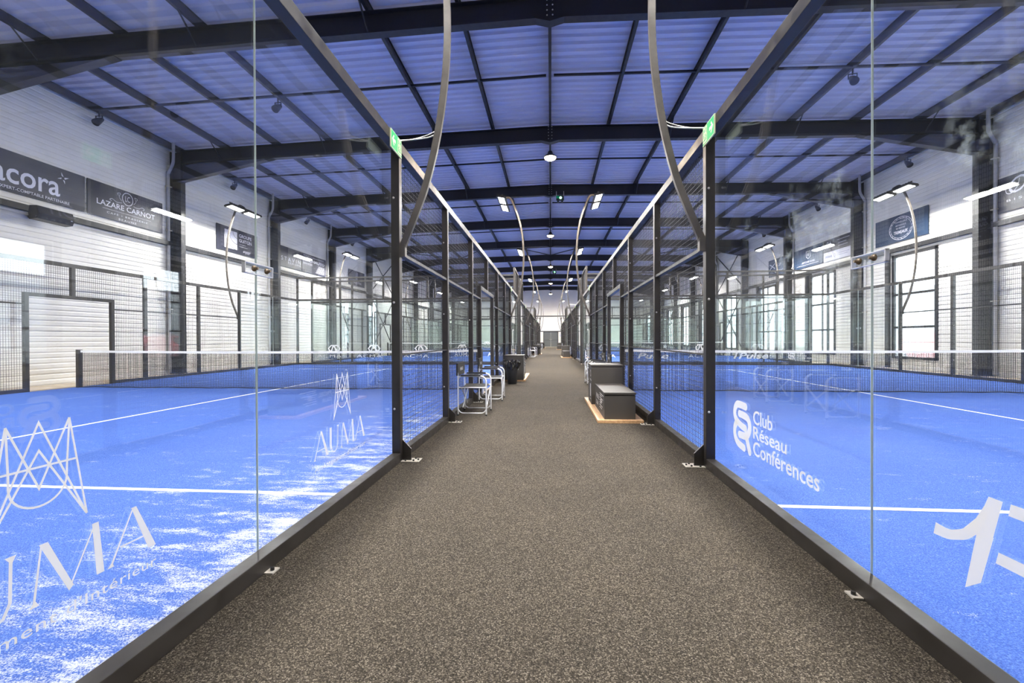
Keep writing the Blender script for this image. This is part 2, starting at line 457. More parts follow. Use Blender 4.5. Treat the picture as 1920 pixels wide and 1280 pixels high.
# portal frames ---------------------------------------------------------------
def ibeam_y(m, p, q, h0, h1, w=.2, t=.012, tf=.02):
    """beam in the XZ plane from top point p to top point q, depths h0 h1"""
    (xa, y, za), (xb, _, zb) = p, q
    def quad(za0, za1, zb0, zb1, ya, yb):
        vs = [(xa, ya, za0), (xa, yb, za0), (xa, yb, za1), (xa, ya, za1), (xb, ya, zb0), (xb, yb, zb0), (xb, yb, zb1), (xb, ya, zb1)]
        m.add(vs, [(0,1,2,3), (4,7,6,5), (0,4,5,1), (1,5,6,2), (2,6,7,3), (3,7,4,0)])
    quad(za-tf, za, zb-tf, zb, y-w/2, y+w/2)
    quad(za-h0, za-h0+tf, zb-h1, zb-h1+tf, y-w/2, y+w/2)
    quad(za-h0+tf, za-tf, zb-h1+tf, zb-tf, y-t/2, y+t/2)
for i, y in enumerate(FR):
    r = empty('roof_beam', (0, y, 0)); struct(r)
    for s_ in (-1, 1):
        m = MB(); ibeam_y(m, (0, 0, ztop(0)), (s_*12.72, 0, ztop(12.72)), .46, .46)
        m.build('rafter', M_BEAM, r)
        m = MB(); ibeam_y(m, (s_*9.4, 0, ztop(9.4)-.44), (s_*12.72, 0, ztop(12.72)-.44), .03, .62, w=.2); m.build('haunch', M_BEAM, r)
        for xx in (3.74, 7.48, 11.22):
            m = MB().tube([(s_*xx, .08, ztop(xx)-.42), (s_*xx, .62, ztop(xx)+.03)], .022, 4); m.tube([(s_*xx, -.08, ztop(xx)-.42), (s_*xx, -.62, ztop(xx)+.03)], .022, 4)
            m.build('fly_brace', M_BEAM, r)
    m = MB().box((-.028, -.11, ztop(0)-.50), (.028, .11, ztop(0)))
    m.add([(-.35, -.1, 7.55), (-.35, .1, 7.55), (.35, .1, 7.55), (.35, -.1, 7.55), (0, -.1, 7.46), (0, .1, 7.46)], [(0, 1, 5, 4), (4, 5, 2, 3), (0, 4, 3), (1, 2, 5), (0, 3, 2, 1)])
    m.build('apex_plate', M_BEAM, r)
    if i < 5:
        for z in (7.58, 7.68, 7.78, 7.88, 7.96):
            for s_ in (-1, 1): MB().dome((s_*.055, -.10, z), (0, -1, 0), .016, 8).build('bolt', M_BOLT, r)
    for s_ in (-1, 1):
        c = MB(); x0, x1 = sorted((s_*12.70, s_*13.10)); ym = y
        c.box((x0, y-.1, 0), (x0+.02, y+.1, 7.66)); c.box((x1-.02, y-.1, 0), (x1, y+.1, 7.66)); c.box((x0+.02, y-.008, 0), (x1-.02, y+.008, 7.66))
        c.box((x0-.03, y-.14, 0), (x1, y+.14, .02)); c.box((x0+.02, y-.1, 6.6), (x1-.02, y+.1, 6.62))
        struct(c.build('steel_column', M_BEAM))
# purlins
for k in range(0, 8):
    for s_ in ((1,) if k == 0 else (-1, 1)):
        x = s_*min(1.87*k, 12.95); z = ztop(x)
        m = MB(); m.box((x-.035, YB, z), (x+.035, YEND, z+.018)); m.box((x-.006, YB, z+.018), (x+.006, YEND, z+.19)); m.box((x-.035, YB, z+.19), (x+.035, YEND, z+.205))
        struct(m.build('purlin_beam', M_BEAM))
ties = [FR[0]-2.8]+[y+2.8 for y in FR]
for y in ties:
    m = MB()
    for s_ in (-1, 1):
        a, b_ = .1, 12.95
        m.add([(s_*a, y-.025, ztop(a)+.03), (s_*a, y+.025, ztop(a)+.03), (s_*b_, y+.025, ztop(b_)+.03), (s_*b_, y-.025, ztop(b_)+.03),
               (s_*a, y-.025, ztop(a)+.08), (s_*a, y+.025, ztop(a)+.08), (s_*b_, y+.025, ztop(b_)+.08), (s_*b_, y-.025, ztop(b_)+.08)],
              [(0,1,2,3), (4,7,6,5), (0,4,5,1), (1,5,6,2), (2,6,7,3), (3,7,4,0)])
    struct(m.build('tie_beam', M_BEAM))
# bracing in the fifth bay, roof and walls
m = MB(); ya, yb = FR[4]+.1, FR[5]-.1; xs = [-12.7, -7.48, -3.74, 0, 3.74, 7.48, 12.7]
for i in range(6):
    a, b_ = xs[i], xs[i+1]
    if i % 2 == 0: a, b_ = b_, a
    m.tube([(a, yb, ztop(a)-.06), (b_, ya, ztop(b_)-.06)], .035, 6)
struct(m.build('brace_beam', M_BEAM))
for s_ in (-1, 1):
    m = MB(); x = s_*12.94
    ya_, yb_ = ya+.25, yb-.45; m.tube([(x, ya_, .3), (x, yb_, 4.35)], .04, 6); m.tube([(x, yb_, .3), (x, ya_, 4.35)], .04, 6)
    m.tube([(x, ya_, 4.65), (x, yb_, 7.4)], .04, 6); m.tube([(x, yb_, 4.65), (x, ya_, 7.4)], .04, 6)
    struct(m.build('brace_beam', M_BEAM))
    x0, x1 = sorted((s_*12.99, s_*13.13))
    struct(MB().box((x0, YB, 4.40), (x1, YEND, 4.54)).build('wall_beam', M_BEAM))
struct(MB().box((-13.1, YEND-.12, 4.30), (13.1, YEND-.02, 4.44)).build('wall_beam', M_BEAM))
# extra mullion posts beside the right windows
for a, b_ in WIN_R:
    struct(MB().box((13.0, b_+.06, 0), (13.12, b_+.20, 4.4)).build('trim_2', M_BEAM))

# downpipes
for i in range(0, 8):
    for s_ in (-1, 1):
        y = FR[i]-.22; x = s_*13.06
        pts = smooth_path([(s_*12.86, y, 7.95), (s_*12.86, y, 7.35), (s_*12.90, y, 7.15), (x, y, 6.85), (x, y, 6.6), (x, y, 3), (x, y, .05)], 3)
        if i % 2 == (1 if s_ < 0 else 1) or i == 2:
            o = MB().tube(pts, .05, 10).build('downpipe', M_PIPE)
            for z in (2.2, 4.9, 6.4): MB().box((x-.065, y-.065, z), (x+.065, y+.09, z+.035)).build('pipe_clip', M_GALV, o)
            tag(o, 'grey downpipe on a %s wall column, %s from the front' % ('left' if s_ < 0 else 'right', ['first', 'second', 'third', 'fourth', 'fifth', 'sixth', 'seventh', 'eighth'][i]), 'downpipe', 'rainwater downpipes')

# ------------------------------------------------------------------ carpet
cp = MB().box((XL+.03, YB+.05, -.012), (XR-.03, 63.0, 0)).build('corridor_carpet', M_CARPET)
tag(cp, 'grey brown speckled carpet running down the central aisle between the courts', 'carpet')

# ------------------------------------------------------------------ fences
_cache = {}
def wiremesh(w, h, s=.05, t=.0038):
    """welded grid w (local y) x h (local z)"""
    key = ('w', round(w, 3), round(h, 3))
    if key in _cache: return _cache[key]
    m = MB(); nv = int(round(w/s)); nh = int(round(h/s))
    for i in range(nv+1):
        y = w*i/nv; m.add([(-t/2, y-t/2, 0), (t/2, y-t/2, 0), (t/2, y+t/2, 0), (-t/2, y+t/2, 0), (-t/2, y-t/2, h), (t/2, y-t/2, h), (t/2, y+t/2, h), (-t/2, y+t/2, h)], [(0,1,5,4), (1,2,6,5), (2,3,7,6), (3,0,4,7)])
    for i in range(nh+1):
        z = h*i/nh; m.add([(-t*1.5, 0, z-t/2), (-t*.5, 0, z-t/2), (-t*.5, 0, z+t/2), (-t*1.5, 0, z+t/2), (-t*1.5, w, z-t/2), (-t*.5, w, z-t/2), (-t*.5, w, z+t/2), (-t*1.5, w, z+t/2)], [(0,1,5,4), (1,2,6,5), (2,3,7,6), (3,0,4,7)])
    o = m.build('wm', M_WIRE); me = o.data; bpy.data.objects.remove(o); _cache[key] = me; return me
def boxmesh(a, b_, mt, c=0):
    key = (a, b_, mt.name, c)
    if key in _cache: return _cache[key]
    m = MB(); (m.bbox(a, b_, c) if c else m.box(a, b_)); o = m.build('bm', mt); me = o.data; bpy.data.objects.remove(o); _cache[key] = me; return me
def postmesh(z0, z1, bolts=True):
    key = ('p', z0, z1, bolts)
    if key in _cache: return _cache[key]
    m = MB().bbox((-.04, -.04, z0), (.04, .04, z1), .005); o = m.build('pm', M_FENCE); me = o.data; bpy.data.objects.remove(o); _cache[key] = me; return me
def boltsmesh(zs, two=False):
    key = ('b', tuple(zs), two)
    if key in _cache: return _cache[key]
    m = MB()
    for z in zs: m.dome((-.015, -.04, z), (0, -1, 0), .011, 8)
    o = m.build('bo', M_BOLT); me = o.data; bpy.data.objects.remove(o); _cache[key] = me; return me
def footmesh(c):
    """c: direction of the walkway side (local x)"""
    key = ('g', c)
    if key in _cache: return _cache[key]
    m = MB(); x0 = c*.04; x1 = c*.125
    m.add([(x0, .02, .006), (x1, .02, .006), (x1, .02, .115), (x0, .02, .20), (x0, .035, .006), (x1, .035, .006), (x1, .035, .115), (x0, .035, .20)],
          [(0,1,2,3), (7,6,5,4), (0,4,5,1), (1,5,6,2), (2,6,7,3), (3,7,4,0)])
    o = m.build('g1', M_FENCE); g1 = o.data; bpy.data.objects.remove(o)
    a, b_ = sorted((c*.02, c*.21)); m = MB().box((a, -.03, .001), (b_, .10, .007))
    o = m.build('g2', M_GALV); g2 = o.data; bpy.data.objects.remove(o)
    m = MB()
    m.cyl((0, 0, .007), (0, 0, .019), .009, 6)
    o = m.build('g3', M_BLACK); g3 = o.data; bpy.data.objects.remove(o)
    _cache[key] = (g1, g2, g3); return _cache[key]

def rail(y0, y1, z0, z1, parent, name, hw=.04):
    return place(name, boxmesh((-hw, round(y0, 3), z0), (hw, round(y1, 3), z1), M_FENCE, .005), parent)
def glass(y0, y1, parent, c, mt):
    """pane on the court side; c = walkway direction in local x"""
    xa, xb = sorted((-c*.044, -c*.054))
    g = place('glass_panel', boxmesh((xa, y0+.005, .075), (xb, y1-.005, 2.955), mt), parent)
    for e in (y0+.0045,):
        place('glass_edge', boxmesh((xa-.0004, e, .075), (xb+.0004, e+.001, 2.955), M_GEDGE), g)
    return g
def side_fence(X, y0, c, label, group, corridor=False, gm=None):
    r = empty('court_fence', (X, y0, 0)); tag(r, label, 'fence', group)
    for y in (4, 6, 8, 12, 14, 16):
        p = place('post', postmesh(0, 2.93), r, (0, y, 0)); [place('bolt', boltsmesh((0,)), p, (0, 0, z)) for z in (.5, 1.5, 2.48)]
        if corridor:
            g1, g2, g3 = footmesh(c); place('foot_gusset', g1, p); place('base_plate', g2, p); [place('anchor_bolt', g3, p, (c*px, py, 0)) for px, py in ((.155, -.005), (.155, .075), (.19, .035), (.08, -.012))]
    for y in (9, 11): place('door_post', postmesh(0, 2.24), r, (0, y, 0))
    place('post', postmesh(2.24, 2.93), r, (0, 10, 0))
    for y in (2, 18): place('post', postmesh(3.02, 4.0), r, (0, y, 0))
    for y in (.04, 19.96): place('post', postmesh(0, 4.0), r, (0, y, 0))
    rail(0, 20, 2.93, 3.02, r, 'top_rail')
    for a, b_ in ((0, 2.04), (17.96, 20)): rail(a, b_, 3.96, 4.02, r, 'upper_rail', .025)
    rail(9.04, 10.96, 2.16, 2.24, r, 'door_header')
    rail(0, 8.96, 0, .084, r, 'base_rail'); rail(11.04, 20, 0, .084, r, 'base_rail')
    for a, b_ in ((4, 6), (6, 8), (8, 9), (11, 12), (12, 14), (14, 16)):
        for z, t in ((1.0, .012), (1.96, .03)):
            place('mid_rail', boxmesh((-.03, a+.04, z), (.03, b_-.04, z+t), M_FENCE), r)
        place('mesh_panel', wiremesh(b_-a, 2.85), r, (-c*.034, a, .08))
    for a, b_ in ((9, 10), (10, 11)): place('mesh_panel', wiremesh(b_-a, .72), r, (-c*.034, a, 2.22))
    for a in (0, 18): place('mesh_panel', wiremesh(2, .95), r, (-c*.02, a, 3.02))
    panes = [glass(a, a+2, r, c, gm or M_GLASS) for a in (0, 2, 16, 18)]
    # acrylic clamps across the two pane joints
    for y in (2, 18):
        for z in (1.51,):
            xa, xb = sorted((-c*.042, -c*.024))
            k = place('glass_clamp', boxmesh((xa, y-.11, z-.026), (xb, y+.11, z+.026), M_ACRYL), r)
            m = MB(); xo = xb+.0006 if c > 0 else xa-.0006
            for dy0, dy1, dz0, dz1 in ((-.112, -.106, -.027, .027), (.106, .112, -.027, .027), (-.112, .112, -.028, -.024), (-.112, .112, .024, .028)):
                m.box((xa, y+dy0, z+dz0), (xb, y+dy1, z+dz1))
            m.build('clamp_rim', M_CLAMP, k)
            for dy in (-.05, .05):
                s0 = xb if c > 0 else xa
                MB().tube([(s0, y+dy, z), (s0+c*.008, y+dy, z), (s0+c*.0085, y+dy, z), (s0+c*.026, y+dy, z)], [.015, .015, .010, .006], 12).build('bolt', M_CBOLT, k)
    if corridor:
        for y in (1.95, 18.0):
            a, b_ = sorted((c*.03, c*.085)); pl = place('floor_tab', boxmesh((a, y-.03, .001), (b_, y+.03, .008), M_GALV), r)
            MB().cyl((c*.065, y, .008), (c*.065, y, .022), .010, 8).build('anchor_bolt', M_BLACK, pl)
    return r, panes

def end_fence(x0, x1, Y, label, c):
    """end wall across the court; c = outward y direction"""
    r = empty('court_end_wall', (x0, Y, 0)); tag(r, label, 'glass wall', 'glass end walls of the courts')
    w = x1-x0; n = 5; pw = w/n
    for i in range(1, n):
        if True: place('post', postmesh(3.02, 4.0), r, (i*pw, 0, 0), )
        place('post', boxmesh((-.03, -.03, 0), (.03, .03, 2.93), M_FENCE, .004), r, (i*pw, c*.03, 0)) if i in (1, 4) else None
    place('top_rail', boxmesh((.04, -.04, 2.93), (w-.04, .04, 3.02), M_FENCE, .005), r)
    place('upper_rail', boxmesh((.04, -.025, 3.96), (w-.04, .025, 4.02), M_FENCE), r)
    place('base_rail', boxmesh((.04, -.04, 0), (w-.04, .04, .084), M_FENCE, .005), r)
    panes = []
    for i in range(n):
        g = place('glass_panel', boxmesh((.006, -.005, .075), (pw-.006, .005, 2.955), M_GLASSB), r, (i*pw, -c*.05, 0)); panes.append(g)
        place('glass_edge', boxmesh((.004, -.0055, .075), (.006, .0055, 2.955), M_GEDGE), g)
    for i in range(n):
        place('mesh_panel', wiremesh(round(pw, 3), .95), r, (i*pw+pw, -c*.01, 3.02), (0, 0, math.pi/2))
    return r, panes

INNER = {}
for side in (-1, 1):
    sn = 'left' if side < 0 else 'right'
    xi, xo = (XL, OL) if side < 0 else (XR, OR)
    for k in range(3):
        y0 = Y0+PITCH*k
        r, panes = side_fence(xi, y0, -side, 'black mesh and glass fence between carpet aisle and %s %s court' % (ORD[k], sn), 'aisle side court fences', True, M_GLASSR if side > 0 and k == 0 else M_GLASS)
        INNER[(side, k)] = (r, panes)
        side_fence(xo, y0, side, 'black mesh and glass fence of the %s %s court on its %s hall wall side' % (ORD[k], sn, sn), 'wall side court fences')
        a, b_ = sorted((xi, xo))
        r1, p1 = end_fence(a, b_, y0+.04, 'glass and mesh end wall closing the near end of the %s %s court' % (ORD[k], sn), -1)
        r2, p2 = end_fence(a, b_, y0+19.96, 'glass and mesh end wall closing the far end of the %s %s court' % (ORD[k], sn), 1)
        INNER[(side, k, 'far')] = (r2, p2)

# ---- turf, lines, nets
for side in (-1, 1):
    sn = 'left' if side < 0 else 'right'
    xi, xo = (XL, OL) if side < 0 else (XR, OR)
    a, b_ = sorted((xi, xo)); mid = (a+b_)/2+(.22 if side < 0 else 0)
    for k in range(3):
        y0 = Y0+PITCH*k
        t = MB().box((a+.04, y0+.085, -.012), (b_-.04, y0+19.915, .004)).build('court_turf', M_TURFL if side < 0 else M_TURFR)
        tag(t, 'blue artificial turf with white lines on the %s %s court' % (ORD[k], sn), 'sports turf', 'blue court surfaces')
        for yy in (3.05, 16.95):
            MB().box((a+.06, y0+yy-.025, .004), (b_-.06, y0+yy+.025, .006)).build('court_line', M_LINE, t)
        MB().box((mid-.025, y0+2.85, .004), (mid+.025, y0+17.15, .0065)).build('court_line', M_LINE, t)
        # net
        r = empty('court_net', (0, y0+10, 0)); tag(r, 'dark net with white top tape across the %s %s court' % (ORD[k], sn), 'net', 'nets across the courts')
        xa, xb = a+.17, b_-.13
        for x in (xa, xb): MB().bbox((x-.04, -.05, .004), (x+.04, .05, .93), .006).build('net_post', M_FENCE, r)
        xa += .04; xb -= .04; n = 60
        def zt(x): u = (x-xa)/(xb-xa); return .915-.035*(1-(2*u-1)**2)
        def zb(x): return .018+.010*math.sin(x*5.3)*math.sin(x*1.7+side)
        m = MB(); nx = int((xb-xa)/.034)
        t_ = .0062
        for i in range(nx+1):
            x = xa+(xb-xa)*i/nx; z1 = zt(x)-.05; z0 = zb(x)
            m.add([(x-t_/2, -t_/2, z0), (x+t_/2, -t_/2, z0), (x+t_/2, t_/2, z0), (x-t_/2, t_/2, z0), (x-t_/2, -t_/2, z1), (x+t_/2, -t_/2, z1), (x+t_/2, t_/2, z1), (x-t_/2, t_/2, z1)], [(0,1,5,4), (1,2,6,5), (2,3,7,6), (3,0,4,7)])
        for j in range(25):
            pts = []
            for i in range(n+1):
                x = xa+(xb-xa)*i/n; u = j/25; pts.append((x, 0, zb(x)+(zt(x)-.05-zb(x))*u))
            m.tube(pts, .0032, 4, False)
        m.build('net_mesh', M_NET, r)
        m = MB()
        for i in range(n):
            x0_, x1_ = xa+(xb-xa)*i/n, xa+(xb-xa)*(i+1)/n; A, B = zt(x0_), zt(x1_)
            m.add([(x0_, -.004, A-.052), (x1_, -.004, B-.052), (x1_, -.004, B), (x0_, -.004, A), (x0_, .004, A-.052), (x1_, .004, B-.052), (x1_, .004, B), (x0_, .004, A)], [(0,1,2,3), (7,6,5,4), (3,2,6,7), (0,4,5,1)])
        m.build('net_tape', M_TAPE, r)
        m = MB(); m.tube([(xa+(xb-xa)*i/90, .0, zb(xa+(xb-xa)*i/90)) for i in range(91)], .012, 6); m.build('bottom_cord', M_NET, r)

# ------------------------------------------------------------------ glass lettering
def auma(P0, U, c, root_pane, tagline=True, name='lettering'):
    d = Decal(P0, U); w = .0062
    def S(*p, ww=w): d.stroke([(c+a, z) for a, z in p], ww)
    S((-.082, .915), (0, .722), (.085, .916)); S((-.132, .598), (0, .915), (.136, .599)); S((-.132, .598), (0, .833), (.136, .599))
    S((-.082, .915), (-.132, .598)); S((.085, .916), (.136, .599)); S((-.105, .785), (.107, .785))
    arc = [(-.082, .915), (-.077, .78)]+[(-.077+.0765*(1-math.cos(t)), .742-.072*math.sin(t)) for t in [math.pi*i/16 for i in range(17)]]+[(.077, .78), (.085, .916)]
    S(*arc)
    th = .0055; tk = .026
    def A(apex, l, r_):
        d.line((c+apex-.008, .548), (c+l, .384), th, th*1.5); d.shape([(c+apex-.012, .557), (c+apex+.008, .557), (c+r_+.014, .384), (c+r_-.018, .384)])
        d.line((c+(apex+l)/2-.01, .437), (c+(apex+r_)/2+.012, .437), th)
        d.shape([(c+l-.012, .382), (c+l+.012, .382), (c+l+.004, .400)])
    A(-.303, -.387, -.219); A(.302, .213, .376)
    # U
    d.stroke([(c-.178, .557), (c-.178, .44), (c-.170, .41)], tk)
    d.stroke([(c-.170, .415), (c-.150, .388), (c-.12, .382), (c-.092, .395), (c-.076, .43), (c-.073, .557)], .009)
    d.shape([(c-.088, .557), (c-.060, .557), (c-.071, .535)])
    # M
    d.line((c-.019, .384), (c+.002, .552), th*1.3, th); d.shape([(c-.004, .557), (c+.020, .557), (c+.092, .392), (c+.078, .380)])
    d.line((c+.080, .388), (c+.158, .55), th); d.shape([(c+.150, .557), (c+.172, .557), (c+.190, .384), (c+.164, .384)])
    d.shape([(c-.032, .382), (c-.004, .382), (c-.016, .402)])
    if tagline: d.text("Aménagement d'Intérieur", c-.39, c+.39, .298, .344, 1.08, .005)
    o = d.build(name, M_WHITE); o.parent = root_pane; return o

def local(Pw, root): return Vector(Pw)-Vector(root.location)
rL, pL = INNER[(-1, 0)]; rR, pR = INNER[(1, 0)]
P0 = local((-1.4926, 0, 0), rL)
auma(P0, (0, 1, 0), 1.206, pL[0]); auma(P0, (0, 1, 0), 3.148, pL[1], True)
auma(P0, (0, 1, 0), 17.4, pL[2]); auma(P0, (0, 1, 0), 19.3, pL[3])

def sr_logo(d, a0, z0, k, w=.056):
    """a increases along reading direction; original logo spans a 0...32, z .296...67"""
    def T(L_): return [(a0+(3.766-y)*k, z0+(z-.296)*k) for y, z in L_]
    d.stroke(smooth_path(T([(3.541, .639), (3.639, .643), (3.701, .636), (3.738, .597), (3.740, .548), (3.70, .51), (3.624, .486), (3.545, .475)]), 4), w*k, True)
    d.stroke(smooth_path(T([(3.650, .572), (3.534, .566), (3.485, .540), (3.470, .491), (3.499, .441), (3.549, .418), (3.650, .412)]), 4), w*k, True)
    d.stroke(T([(3.527, .418), (3.470, .318)]), w*k, True)
    d.stroke(smooth_path(T([(3.702, .505), (3.738, .451), (3.734, .389), (3.678, .342), (3.568, .325)]), 4), w*k, True)
def club(d, a0, z0, k):
    """a0 at the left of the words"""
    for t_, w_, zt_, zb_ in (('Club', .283, .637, .538), ('Réseau', .465, .522, .432), ('Conférences', .812, .417, .314)):
        d.text(t_, a0, a0+w_*k, z0+(zb_-.296)*k, z0+(zt_-.296)*k, 1.0, .012)
PR = local((1.4526, 0, 0), rR)
d = Decal(PR, (0, -1, 0)); sr_logo(d, -3.766, .296, 1); club(d, -3.409, .296, 1)
o = d.build('lettering', M_WHITE); o.parent = pR[1]
def pulse_mark(d, a0, z0, k):
    """the italic 1 joined to a P; original in glass coordinates, a = 1.86-y"""
    T = lambda L_: [(a0+(1.861-y)*k, z0+(z-.276)*k) for y, z in L_]
    outer = smooth_path([(1.851, .455), (1.80, .452), (1.767, .462), (1.725, .487), (1.685, .535), (1.655, .588), (1.640, .625)], 4)
    inner = smooth_path([(1.676, .487), (1.715, .450), (1.755, .430), (1.80, .414), (1.861, .409)], 4)
    # arm as a strip of quads between its two edges
    n = 20
    def samp(P, t):
        f = t*(len(P)-1); i = min(int(f), len(P)-2); return P[i].lerp(P[i+1], f-i)
    inner_r = list(reversed(inner))
    for i in range(n):
        t0, t1 = i/n, (i+1)/n
        q = [samp(outer, t0*.72), samp(outer, t1*.72), samp(inner_r, t1), samp(inner_r, t0)]
        d.shape(T([(p.x, p.y) for p in q]))
    d.shape(T([(1.640, .625), (1.592, .624), (1.625, .49), (1.680, .49), (1.655, .588)])); d.shape(T([(1.680, .495), (1.622, .495), (1.666, .323), (1.725, .276)]))
    d.shape(T([(1.735, .478), (1.676, .487), (1.64, .56), (1.655, .588), (1.685, .535)]))
    # P: top bar, bowl, lower bar
    d.shape(T([(1.566, .626), (1.574, .586), (1.40, .586), (1.40, .626)]))
    d.shape(T([(1.605, .455), (1.615, .415), (1.42, .415), (1.42, .455)]))
    pts = [(1.41+.0, .606)]+[(1.40-.095*math.sin(t), .5205+.0855*math.cos(t)) for t in [math.pi*i/12 for i in range(13)]]+[(1.42, .435)]
    d.stroke(T(pts), .040*k)
d = Decal(PR, (0, -1, 0)); pulse_mark(d, -1.861, .276, 1)
d.text('ulse', -1.29, -.62, .40, .64, 1.0, .03, .25)
o = d.build('lettering', M_WHITE); o.parent = pR[0]
# the two panes at the far end of the nearest right aisle fence
d = Decal(PR, (0, -1, 0)); sr_logo(d, -19.5, .296, 1); club(d, -19.1, .296, 1); o = d.build('lettering', M_WHITE); o.parent = pR[3]

# far end walls, read from the camera
def hexlogo(d, x0, z0, w, h):
    P = lambda L_: [(x0+a*w, z0+b*h) for a, b in L_]
    d.stroke(P([(.22, 1), (.78, 1), (1, .5), (.82, 0)]), .05); d.stroke(P([(.18, 0), (0, .5), (.22, 1)]), .05)
    d.stroke(P([(.25, .05), (.38, .8), (.55, .8), (.66, .05)]), .05); d.stroke(P([(.48, .8), (.80, .1)]), .04)
for k in range(3):
    r2, p2 = INNER[(-1, k, 'far')]; Q = Vector((0, -.062, 0)) - Vector((r2.location.x, 0, 0))
    for x0, pi in ((-10.17, 0), (-8.28, 1), (-6.1, 2), (-4.1, 3), (-2.6, 4)):
        pane = p2[pi]; d = Decal(Q-pane.location+Vector((0, 0, 0)), (1, 0, 0))
        if pi < 3 or k > 0:
            hexlogo(d, x0, .60, .54, .28); d.text('ACMA', x0-.55, x0+.62, .33, .47, 1.1)
        else:
            d.text('AUMA', x0-.2, x0+.56, .385, .557, 1.2); hexlogo(d, x0-.05, .60, .4, .28)
        o = d.build('lettering', M_WHITE); o.parent = pane
    r2, p2 = INNER[(1, k, 'far')]; Q = Vector((0, -.062, 0)) - Vector((r2.location.x, 0, 0))
    for i, pane in enumerate(p2):
        d = Decal(Q-pane.location, (1, 0, 0)); x0 = r2.location.x+i*2.038
        if i in (0, 2): hexlogo(d, x0+.7, .62, .42, .26); d.text('ACMA', x0+.4, x0+1.4, .33, .47, 1.1)
        if i == 3: d.text('1Pulse', 7.75, 9.18, .28, .53, 1.0, .02, .25)
        if i == 1: d.text('Pulse', x0+.3, x0+1.6, .28, .53, 1.0, .02, .25)
        if i == 4: sr_logo(d, 9.96, .25, .9); club(d, 10.35, .27, .75)
        if len(d.m.v): o = d.build('lettering', M_WHITE); o.parent = pane

# ------------------------------------------------------------------ floodlight masts
def curved_arm(inward):
    """mast arm. local origin at fence line, +x = outward from the court"""
    c = [( .05, 1.98), (.07, 2.05), (.185, 2.33), (.292, 2.62), (.40, 3.07), (.475, 3.60), (.497, 4.05), (.48, 4.55), (.42, 5.05), (.31, 5.5), (.17, 5.88), (.05, 6.13), (-.06, 6.20), (-.20, 6.12)]
    pts = smooth_path([(a, 0, b_) for a, b_ in c], 3)
    m = MB(); hw, hd = .030, .020; rings = []
    for i, p in enumerate(pts):
        t = (pts[min(i+1, len(pts)-1)]-pts[max(i-1, 0)]).normalized(); n = Vector((-t.z, 0, t.x))
        rings.append([p+n*hw+Vector((0, hd, 0)), p-n*hw+Vector((0, hd, 0)), p-n*hw-Vector((0, hd, 0)), p+n*hw-Vector((0, hd, 0))])
    vs = [q for r_ in rings for q in r_]; fs = [(0, 1, 2, 3), tuple(len(vs)-4+k_ for k_ in (3, 2, 1, 0))]
    for i in range(len(rings)-1):
        for k_ in range(4): fs.append((4*i+k_, 4*i+(k_+1) % 4, 4*i+4+(k_+1) % 4, 4*i+4+k_))
    m.add(vs, fs)
    m.box((.03, -.03, 1.93), (.09, .03, 2.05))
    return m
def make_mast():
    r = empty('floodlight_mast')
    curved_arm(1).build('mast_arm', M_MAST, r)
    for dy in (-.46, .46):
        hd = MB().bbox((-.16, -.39, .0), (.16, .39, .05), .01)
        for i in range(7): hd.box((-.15, -.36+i*.115, .05), (.15, -.345+i*.115, .085))
        h = hd.build('lamp_head', M_BLACK, r); h.location = (-.22, dy, 5.95); h.rotation_euler = (0, math.radians(12), 0)
        MB().box((-.10, -.33, -.006), (.10, .33, .001)).build('lamp_lens', M_LED, h)
    MB().tube([(-.20, -.75, 6.09), (-.20, .75, 6.09)], .022, 6).box((-.22, -.05, 6.06), (-.18, .05, 6.15)).build('crossbar', M_BLACK, r)
    for dy in (-.46, .46): MB().box((-.22, dy-.02, 6.0), (-.18, dy+.02, 6.09)).build('bracket', M_BLACK, r)
    return r
M_MAST = steel('mast taupe paint', (.105, .092, .078), .4)
proto = make_mast(); first = True
LP = []
for side in (-1, 1):
    sn = 'left' if side < 0 else 'right'
    xi, xo = (XL, OL) if side < 0 else (XR, OR)
    for X, outx, what in ((xi, -side, 'aisle fence'), (xo, side, 'wall side fence')):
        for k in range(3):
            for yy, en in ((4, 'near'), (16, 'far')):
                o = proto if first else copy_tree(proto); first = False
                y = Y0+PITCH*k+yy
                o.location = (X, y, 0)
                if outx < 0: o.rotation_euler = (0, 0, math.pi)
                tag(o, 'curved floodlight mast on the %s %s court\'s %s, %s end' % (ORD[k], sn, what, en), 'floodlight', 'curved floodlight masts')
                LP.append((X-outx*.26, y, 5.90, outx))

# white stay cables from the fence top to the nearest aisle masts
for side in (-1, 1):
    X = XL if side < 0 else XR; c = -side
    for k in range(3):
        y = Y0+PITCH*k+4.0
        pts = smooth_path([(X+c*.0, y+.02, 3.035), (X+c*.12, y+.02, 3.04), (X+c*.30, y+.01, 3.05), (X+c*.385, y-.01, 3.07)], 4)
        pts2 = smooth_path([(X+c*.0, y+.03, 3.045), (X+c*.15, y+.03, 3.05), (X+c*.30, y+.01, 3.075), (X+c*.39, y+.0, 3.11)], 4)
        o = MB().tube(pts, .006, 6).tube(pts2, .004, 6).build('white_cable', M_CABLE)
        tag(o, 'short white cable from the %s %s fence top to its curved mast' % (ORD[k], 'left' if side < 0 else 'right'), 'cable', 'lamp power cables')

